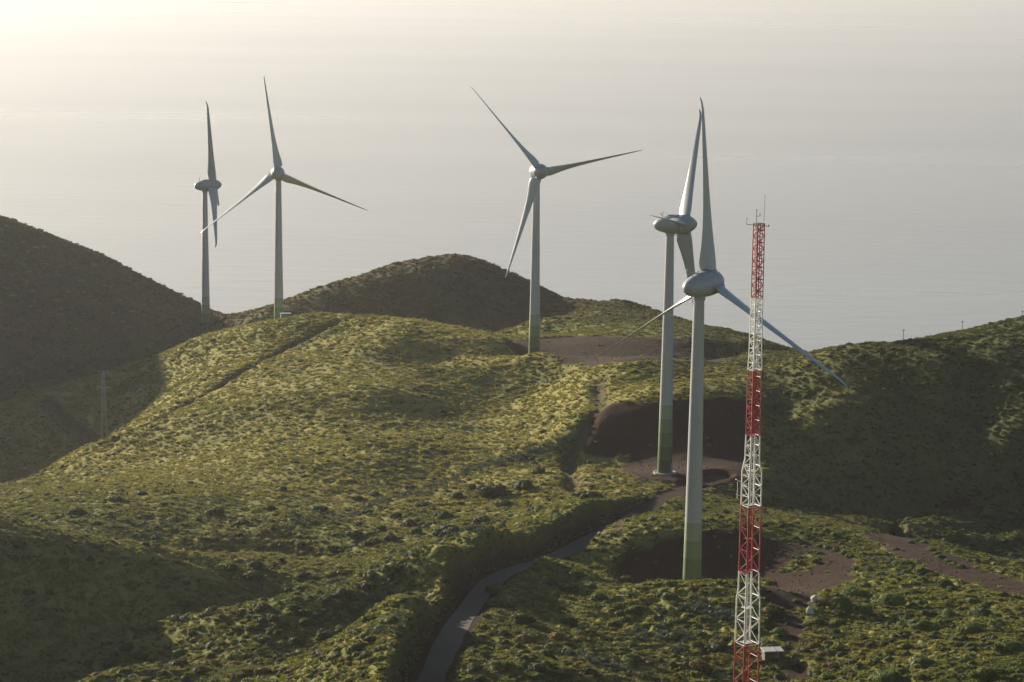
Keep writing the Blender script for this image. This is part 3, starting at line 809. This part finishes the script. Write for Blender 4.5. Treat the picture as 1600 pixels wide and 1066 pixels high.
def stone(seed):
    bm = bmesh.new(); bmesh.ops.create_icosphere(bm, subdivisions=1, radius=1); q_ = random.Random(seed)
    for v in bm.verts: v.co *= q_.uniform(.7, 1.2)
    v_ = [tuple(v.co) for v in bm.verts]; f_ = [tuple(v.index for v in f.verts) for f in bm.faces]; bm.free(); return v_, f_
for i in range(3): proto('stones', 'stone', *stone(i), M_STONE)
def scatter(name, label, coll, xyz, rot, scl, dry=None):
    me_ = bpy.data.meshes.new(name); me_.vertices.add(len(xyz)); me_.vertices.foreach_set('co', np.asarray(xyz, np.float32).ravel())
    a = me_.attributes.new('rot', 'FLOAT_VECTOR', 'POINT'); a.data.foreach_set('vector', np.asarray(rot, np.float32).ravel())
    a = me_.attributes.new('scl', 'FLOAT_VECTOR', 'POINT'); a.data.foreach_set('vector', np.asarray(scl, np.float32).ravel())
    if dry is not None: a = me_.attributes.new('dry', 'FLOAT', 'POINT'); a.data.foreach_set('value', np.asarray(dry, np.float32))
    o = link(name, me_, None); o['kind'] = 'stuff'; o['label'] = label
    ng = bpy.data.node_groups.new(name, 'GeometryNodeTree')
    ng.interface.new_socket('Geometry', in_out='INPUT', socket_type='NodeSocketGeometry'); ng.interface.new_socket('Geometry', in_out='OUTPUT', socket_type='NodeSocketGeometry')
    gi, go = ng.nodes.new('NodeGroupInput'), ng.nodes.new('NodeGroupOutput')
    ci = ng.nodes.new('GeometryNodeCollectionInfo'); ci.inputs[0].default_value = protos[coll]; ci.inputs[1].default_value = True; ci.inputs[2].default_value = True
    ip = ng.nodes.new('GeometryNodeInstanceOnPoints'); ip.inputs['Pick Instance'].default_value = True
    ra = ng.nodes.new('GeometryNodeInputNamedAttribute'); ra.data_type = 'FLOAT_VECTOR'; ra.inputs[0].default_value = 'rot'
    sa = ng.nodes.new('GeometryNodeInputNamedAttribute'); sa.data_type = 'FLOAT_VECTOR'; sa.inputs[0].default_value = 'scl'
    er = ng.nodes.new('FunctionNodeEulerToRotation')
    ng.links.new(gi.outputs[0], ip.inputs['Points']); ng.links.new(ci.outputs[0], ip.inputs['Instance'])
    ng.links.new(ra.outputs[0], er.inputs[0]); ng.links.new(er.outputs[0], ip.inputs['Rotation']); ng.links.new(sa.outputs[0], ip.inputs['Scale'])
    ng.links.new(ip.outputs[0], go.inputs[0])
    md = o.modifiers.new('scatter', 'NODES'); md.node_group = ng
    return o
def in_view(x, y, z, m=60):
    p = proj(np.stack([x, y, z - ZC], -1)); return (p[:, 0] > -m) & (p[:, 0] < 1600 + m) & (p[:, 1] > 300) & (p[:, 1] < 1066 + m)
def sample(nmax, ymin=345, ymax=1100, power=1.0):
    u = rng.random(nmax); y = ymin + (ymax - ymin) * u ** power; x = (rng.random(nmax) * 2 - 1) * .225 * y
    return x, y
# tussocks of grass
x, y = sample(210000, 345, 1090, 1.15)
z, dR_, di_, tr_ = height(x, y); z += ZC
keep = in_view(x, y, z) & (rng.random(len(x)) > di_ * .985) & (dR_ > ROAD_W + .9) & (rng.random(len(x)) > tr_ * .5)
keep &= rng.random(len(x)) < (.35 + .9 * fbm(x, y, 16, 51))
x, y, z = x[keep], y[keep], z[keep]; n_ = len(x)
s_ = (.34 + .5 * rng.random(n_) ** 2) * (.75 + y / 1300)
P_ = np.stack([x, y, z - .03], -1); Q_ = np.stack([rng.normal(0, .12, n_), rng.normal(0, .12, n_), rng.random(n_) * 6.28], -1); T_ = np.stack([s_ * 1.15, s_ * 1.15, s_ * (.6 + .5 * rng.random(n_))], -1)
scatter('grass', 'low tussock grass covering the slopes', 'tussocks', P_, Q_, T_, dryness(x, y))
# low shrubs
x, y = sample(26000, 345, 1100, 1.1)
z, dR_, di_, tr_ = height(x, y); z += ZC
dens = fbm(x, y, 38, 71)
pp = proj(np.stack([x, y, z - ZC], -1))
lowband = sstep(700, 860, pp[:, 1]) * .40 + .16 + .75 * (pp[:, 0] > 1180) * (pp[:, 1] < 860)
keep = in_view(x, y, z) & (rng.random(len(x)) > di_ * .99) & (dR_ > ROAD_W + 1.2) & (tr_ < .6) & (rng.random(len(x)) < sstep(.36, .66, dens) * lowband * 2.2)
x, y, z = x[keep], y[keep], z[keep]; n_ = len(x)
s_ = .42 + .6 * rng.random(n_) ** 2
scatter('shrubbery', 'low shrubs dotted through the grass', 'low_shrubs', np.stack([x, y, z - .05], -1),
        np.stack([np.zeros(n_), np.zeros(n_), rng.random(n_) * 6.28], -1), np.stack([s_ * (.9 + .4 * rng.random(n_)), s_ * (.9 + .4 * rng.random(n_)), s_ * (.7 + .5 * rng.random(n_))], -1))
# larger scrub along the far ridges
x, y = sample(5200, 900, 1105, .8); z = ground_zs(x, y); n_ = len(x); s_ = .5 + .9 * rng.random(n_) ** 2.5
scatter('ridge_shrubbery', 'scrub along the far ridges', 'low_shrubs', np.stack([x, y, z - .1], -1), np.stack([np.zeros(n_), np.zeros(n_), rng.random(n_) * 6.28], -1), np.stack([s_ * 1.2, s_ * 1.2, s_ * .9], -1))
# loose stones on the bare earth
x, y = sample(60000, 440, 880, 1.2); z, dR_, di_, tr_ = height(x, y); z += ZC
keep = (di_ > .6) & (dR_ > ROAD_W) & (rng.random(len(x)) < .25 + .7 * (fbm(x, y, 7, 77) > .55)); x, y, z = x[keep], y[keep], z[keep]; n_ = len(x); s_ = .07 + .3 * rng.random(n_) ** 4
scatter('gravel', 'loose stones strewn over the bare earth', 'stones', np.stack([x, y, z], -1), rng.random((n_, 3)) * 6.28, np.stack([s_, s_ * .8, s_ * .7], -1))
# agaves in rows and drifts
ap = []
def drift(line, n, spread):
    L = np.array([hit(*p) for p in line]); 
    for i in range(n):
        t = rng.random() * (len(L) - 1); k_ = int(t); p = L[k_] + (L[min(k_ + 1, len(L) - 1)] - L[k_]) * (t - k_) + rng.normal(0, spread, 2); ap.append(p)
drift([(520,815),(600,783),(680,757),(760,727),(830,706),(885,690)], 260, 1.5)
drift([(620,870),(690,880),(770,865)], 60, 2.0)
drift([(560,985),(600,960),(640,925)], 110, 4.0)
drift([(1050,950),(1110,960),(1140,985)], 90, 2.6)
drift([(1020,985),(1060,1000)], 50, 2.2)
drift([(880,1010),(930,1040),(960,1050)], 45, 2.5)
drift([(600,1040),(640,1000)], 40, 2.0)
drift([(1350,870),(1400,900),(1440,900)], 25, 2.5)
drift([(500,800),(450,830)], 50, 4)
ap = np.array(ap)
dR_ = line_dist(ap[:, 0], ap[:, 1], road_l)[0]; ap = ap[dR_ > ROAD_W + 1]
n_ = len(ap); z = ground_zs(ap[:, 0], ap[:, 1]); s_ = .7 + .5 * rng.random(n_)
scatter('agave_undergrowth', 'grey-blue spiky agaves growing in drifts and rows', 'agave_rosettes', np.stack([ap[:, 0], ap[:, 1], z + .02], -1),
        np.stack([rng.normal(0, .15, n_), rng.normal(0, .15, n_), rng.random(n_) * 6.28], -1), np.stack([s_, s_, s_], -1))

# single bushes, where the photograph shows them
def bush(px, py, rpx, kind, label, group):
    xy = hit(px, py); d = np.linalg.norm([xy[0], xy[1], 130]); R_ = max(.5, 1.18 * rpx * d / FPX)
    me_ = random.choice(BUSH[kind])
    o = link('bush', me_, None); o.location = (xy[0], xy[1], ground_z(xy[0], xy[1]) - .12 * R_)
    o.rotation_euler = (0, 0, random.random() * 6.28); o.scale = (R_ * random.uniform(.9, 1.15), R_ * random.uniform(.9, 1.15), R_ * random.uniform(.85, 1.15))
    return tag(o, label, 'bush', group)
SLOPE = [(768,772,22),(816,763,17),(787,788,13),(843,800,13),(700,836,20),(695,808,13),(752,817,12),(688,853,13),(780,842,12),(842,823,11),(638,823,14),(618,810,10),(735,760,9),(840,736,10),(925,786,16),(715,775,10),(660,790,9),(575,800,10),(640,760,9),(585,770,9)]
LOWR = [(775,912,15),(890,920,15),(775,938,14),(860,908,12),(890,968,14),(815,968,19),(820,1003,15),(780,1048,18),(960,972,15),(935,934,15),(975,908,10),(850,1030,14),(905,1000,12),(1000,950,13),(1035,930,11),(880,1060,15),(980,1040,14),(920,1062,13),(1060,1020,14),(1120,1020,15),(1090,1050,16),(740,1055,12)]
RIGHT = [(1310,960,20),(1335,940,20),(1387,952,24),(1437,953,14),(1442,992,20),(1415,990,13),(1480,966,14),(1530,966,17),(1515,992,20),(1558,980,14),(1440,1038,24),(1385,1066,20),(1535,1066,18),(1475,982,10),(1580,1010,13),(1350,965,12)]
ROWS = [(1278,829),(1290,833),(1303,837),(1318,842),(1332,846),(1372,829),(1384,833),(1396,837),(1420,842),(1432,846),(1444,849),(1455,860),(1463,866),(1470,872),(1480,877),(1490,882),(1500,886),(1280,853),(1292,857),(1305,861),(1318,866),(1328,872)]
LEFT = [(335,806,14),(32,860,10),(120,810,14),(225,854,9),(100,884,9),(45,928,9),(78,928,8),(60,815,9),(150,830,9),(180,790,10),(220,780,9),(270,820,10),(25,880,8),(140,880,8)]
SPUR = [(290,950,12),(275,970,12),(240,985,10),(200,1015,12),(175,1035,12),(150,1056,10),(280,1046,14),(390,882,9),(358,886,12),(397,886,13),(415,896,10),(520,916,16),(535,938,14),(480,972,12),(440,976,10),(365,1036,12),(395,1036,10),(410,1064,12),(455,1066,12),(510,1000,14),(535,996,12),(560,1064,14),(625,936,10),(330,1010,11),(310,1060,12),(470,1020,11),(450,930,11),(575,1010,11),(500,1050,12)]
MID = [(555,846,12),(580,858,13),(500,800,12),(460,815,11),(420,800,10),(470,860,10),(520,870,10),(560,780,9),(440,770,9),(380,820,10),(610,850,11),(650,835,10)]
GAP = [(1215,995,14),(1200,965,11),(1195,1010,12),(1240,1040,10),(1250,958,10),(1262,985,9),(1270,1010,11),(1285,1025,13),(1300,1045,14),(1275,1055,12),(1245,945,7)]
ORD = ['first', 'second', 'third', 'fourth', 'fifth', 'sixth', 'seventh', 'eighth', 'ninth', 'tenth', 'eleventh', 'twelfth', 'thirteenth', 'fourteenth', 'fifteenth', 'sixteenth',
       'seventeenth', 'eighteenth', 'nineteenth', 'twentieth', 'twenty-first', 'twenty-second']
def bushes(lst, kinds, label, group):
    for i, q in enumerate(sorted(lst)):
        bush(*q, random.choice(kinds), '%s, %s from the left' % (label, ORD[i]), group)
bushes(SLOPE, ['dark'], 'dark bush on the bright slope above the road', 'dark bushes above the road')
bushes([q for q in LOWR if q[1] <= 975], ['dark', 'dark', 'fresh'], 'bush on the upper bank between road and mast', 'bushes between road and mast')
bushes([q for q in LOWR if q[1] > 975], ['dark', 'fresh', 'ochre'], 'bush on the lowest bank between road and mast', 'bushes between road and mast')
bushes(RIGHT, ['fresh'], 'bright green bush on open ground right of the mast', 'green bushes right of the mast')
bushes([(a_, b_, 7) for a_, b_ in ROWS[:5]], ['fresh'], 'sunlit bush in the row behind the looping track', 'bushes edging the tracks')
bushes([(a_, b_, 7) for a_, b_ in ROWS[5:17]], ['fresh'], 'sunlit bush in the row along the far red track', 'bushes edging the tracks')
bushes([(a_, b_, 7) for a_, b_ in ROWS[17:]], ['fresh'], 'sunlit bush on the outer rim of the looping track', 'bushes edging the tracks')
bushes(LEFT, ['dark'], 'small dark bush on the hillside above the shaded gully', 'bushes above the gully')
bushes([q for q in SPUR if q[1] <= 985], ['dark', 'dark', 'fresh'], 'bush on the upper spur beside the shaded gully', 'bushes on the spur')
bushes([q for q in SPUR if q[1] > 985], ['dark', 'dark', 'ochre'], 'bush on the lower spur left of the road', 'bushes on the spur')
bushes(MID, ['dark'], 'dark bush below the row of grey agaves', 'bushes below the agave row')
bushes(GAP, ['ochre', 'fresh'], 'yellowish bush beside the earth path by the mast', 'bushes by the earth path')

def wild(n, x0, x1, y0, y1, kinds, label, group, ok):
    k_ = 0
    while k_ < n:
        px, py = random.uniform(x0, x1), random.uniform(y0, y1)
        if not ok(px, py): continue
        xy = hit(px, py); X_, Y_ = np.array([xy[0]]), np.array([xy[1]])
        d_, _, _, di, tr = masks(X_, Y_)
        if d_[0] < ROAD_W + 2.2 or di[0] > .3 or fbm(X_, Y_, 22, 64)[0] < .42: continue
        bush(px, py, random.uniform(6, 10) + 7 * random.random() ** 3, random.choice(kinds), label, group); k_ += 1
wild(52, 60, 640, 870, 1075, ['dark', 'dark', 'fresh', 'ochre'], 'low scrub bush scattered on the foreground slope left of the road', 'scrub left of the road', lambda a, b: b > 1180 - .78 * a and a < 690 - (b - 900) * .45)
wild(48, 700, 1140, 880, 1075, ['dark', 'fresh', 'fresh', 'ochre'], 'low scrub bush scattered on the bank between road and mast', 'scrub between road and mast', lambda a, b: a > 760 - (b - 920) * .75)
wild(44, 1200, 1610, 880, 1075, ['dark', 'fresh', 'fresh'], 'low scrub bush scattered on the ground right of the mast', 'scrub right of the mast', lambda a, b: True)

# ------------------------------------------------------------------ small things
def stand(px, py): 
    xy = hit(px, py); return xy[0], xy[1], ground_z(*xy)
# low hut with a pale flat roof beside the mast
x, y, z = stand(1206, 1036)
hut = empty('hut', (x, y, z), rad(8)); tag(hut, 'low dark hut with a pale flat roof beside the mast foot', 'hut')
link('wall', MB().box((0, 0, .7), (1.55, 1.2, .95)).me('wall'), M_WALL, hut)
link('roof', MB().box((0, 0, 1.73), (1.75, 1.4, .07)).me('roof'), M_ROOF, hut)
link('roof_batten', MB().box((.35, 0, 1.84), (.05, 1.4, .04)).me('roof_batten'), M_METAL, hut)
link('door', MB().box((.5, -1.22, .65), (.4, .03, .85)).me('door'), M_WOOD, hut)
# pale boulders at the path
def boulder(px, py, s, label, seed, m=M_ROCK):
    r = random.Random(seed); bm = bmesh.new(); bmesh.ops.create_icosphere(bm, subdivisions=3, radius=1)
    for v in bm.verts:
        k_ = 1 + .28 * math.sin(v.co.x * 3.1 + seed) * math.cos(v.co.y * 2.7 - seed) + .16 * math.sin(v.co.z * 5 + seed * 2) + r.uniform(-.05, .05)
        v.co = Vector((v.co.x * s[0], v.co.y * s[1], v.co.z * s[2])) * k_
    me_ = bpy.data.meshes.new('boulder'); bm.to_mesh(me_); bm.free()
    x, y, z = stand(px, py); o = link('boulder', me_, m); o.location = (x, y, z + s[2] * .55); return tag(o, label, 'rock')
boulder(1271, 950, (.55, .5, .95), 'upright pale rock beside the round green bush', 3)
boulder(1265, 970, (.6, .5, .75), 'squat pale rock at the edge of the earth path', 5)
boulder(936, 836, (.35, .3, .5), 'small whitish stone at the edge of the dark road', 9)
# crag on the shoulder of the far hill
cx, cy = at(764, 425, 1057)[:2]; crag = empty('rock_outcrop', (cx, cy, ground_z(cx, cy))); tag(crag, 'dark crag breaking the skyline of the rounded hill behind the middle turbine', 'rock')
for i in range(9):
    bm = bmesh.new(); bmesh.ops.create_icosphere(bm, subdivisions=2, radius=1); q_ = random.Random(i + 50); sx, sy, sz = q_.uniform(1.2, 2.6), q_.uniform(1.2, 2.4), q_.uniform(.8, 1.6)
    for v in bm.verts: v.co = Vector((v.co.x * sx, v.co.y * sy, v.co.z * sz)) * q_.uniform(.82, 1.12)
    me_ = bpy.data.meshes.new('rock'); bm.to_mesh(me_); bm.free(); o = link('rock', me_, M_STONE, crag)
    dx = -7.5 + 1.9 * i + q_.uniform(-.6, .6); dy = q_.uniform(-2, 1); o.location = (dx, dy, ground_z(cx + dx, cy + dy) - crag.location.z + .3)
# fence posts beside the path and a tall thin pole
for i, (px, py) in enumerate([(1287,992),(1292,996),(1299,999),(1306,1003),(1311,1010)]):
    x, y, z = stand(px, py); o = link('fence_post', MB().tube((0, 0, -.3), (.03, 0, 1.3), .07, .055, 7).me('fence_post'), M_WOOD); o.location = (x, y, z)
    tag(o, 'thin wooden fence post below the pale rocks, %s from the left' % ORD[i], 'post', 'fence posts below the rocks')
x, y, z = stand(1325, 1064); o = link('pole', MB().tube((0, 0, -.4), (.05, 0, 4.6), .09, .07, 8).me('pole'), M_WOOD); o.location = (x, y, z)
tag(o, 'tall thin wooden pole among yellowish bushes near the bottom edge', 'pole')
# fallen planks
for px, py, L, a, lab in [(928,912,2.6,-50,'pale plank lying on the grass left of the dark pad'), (972,932,2.2,-8,'short pale plank on the bank below the dark pad')]:
    x, y, z = stand(px, py); o = link('plank', MB().box((0, 0, .05), (L / 2, .1, .03)).me('plank'), M_ROCK); o.location = (x, y, z + .35); o.rotation_euler = (0, 0, rad(a)); tag(o, lab, 'plank')
# power line supports
def pylon(px, py, h, label, lattice=True):
    x, y, z = stand(px, py); t = empty('power_pylon' if lattice else 'utility_pole', (x, y, z)); tag(t, label, 'pylon' if lattice else 'pole')
    g_ = MB()
    if lattice:
        for sx in (-1, 1):
            for sy in (-1, 1): g_.tube((sx * .9, sy * .9, -.5), (sx * .22, sy * .22, h), .07, .05, 5)
        nb = 9
        for q in range(nb):
            a, b_ = h * q / nb, h * (q + 1) / nb; wa, wb = .9 - .68 * q / nb, .9 - .68 * (q + 1) / nb
            for sy in (-1, 1):
                s2 = 1 if q % 2 else -1
                g_.tube((-s2 * wa, sy * wa, a), (s2 * wb, sy * wb, b_), .04, k=4); g_.tube((sy * wa, -s2 * wa, a), (sy * wb, s2 * wb, b_), .04, k=4)
    else: g_.tube((0, 0, -.5), (0, 0, h), .09, .07, 8)
    link('body' if lattice else 'shaft', g_.me('shaft'), M_METAL if lattice else M_WOOD, t)
    for zz in ((h - .3, h - 5) if lattice else (h - .3,)):
        link('crossarm', MB().box((0, 0, zz), (1.5 if lattice else .35, .06, .06)).me('crossarm'), M_METAL, t)
        for sx in (-1, 1):
            link('insulator', MB().tube((sx * (1.4 if lattice else .3), 0, zz), (sx * (1.4 if lattice else .3), 0, zz + .4), .16 if lattice else .07, .1 if lattice else .05, 7).me('insulator'), M_WHITE, t)
pylon(163, 692, 22, 'grey lattice power pylon standing at the edge of the shaded ravine')
pylon(1411, 541, 3.6, 'wooden utility pole on the right skyline, lowest on the slope', False)
pylon(1503, 524, 4.0, 'wooden utility pole midway along the right skyline', False)
pylon(1597, 502, 3.0, 'wooden utility pole at the right edge of the skyline', False)
pylon(921, 512, 6.0, 'small pole with white insulators on the brown slope behind the middle turbine', False)
# transformer kiosk behind the crest, by the second turbine
kx, ky = at(446, 492, 884)[:2]
kz = ground_z(kx, ky); kh = 1.5
print('kiosk height', kh)
kio = empty('transformer_kiosk', (kx, ky, kz), rad(10)); tag(kio, 'pale flat-roofed kiosk peeking over the hilltop beside a turbine foot', 'kiosk')
link('wall', MB().box((0, 0, kh / 2 - .3), (1.7, 1.2, kh / 2 + .2)).me('wall'), M_NAC, kio); link('roof', MB().box((0, 0, kh - .02), (1.9, 1.4, .08)).me('roof'), M_METAL, kio)

# ------------------------------------------------------------------ haze
hz = mesh('haze', [(sx * 62000, sy * 62000, zz) for zz in (-5.5, ZC + 12) for sx, sy in ((-1, -1), (1, -1), (1, 1), (-1, 1))],
          [(3, 2, 1, 0), (4, 5, 6, 7), (0, 1, 5, 4), (1, 2, 6, 5), (2, 3, 7, 6), (3, 0, 4, 7)])
hm_ = bpy.data.materials.new('haze'); hm_.use_nodes = True; t_ = hm_.node_tree
for nd in list(t_.nodes):
    if nd.type == 'BSDF_PRINCIPLED': t_.nodes.remove(nd)
pv = t_.nodes.new('ShaderNodeVolumePrincipled'); pv.inputs['Color'].default_value = (.625, .635, .675, 1); pv.inputs['Density'].default_value = HAZE_DENSITY; pv.inputs['Anisotropy'].default_value = HAZE_G
t_.links.new(pv.outputs[0], t_.nodes['Material Output'].inputs['Volume'])
hzo = link('haze', hz, hm_); hzo['kind'] = 'stuff'; hzo['label'] = 'pale sea haze in the air'
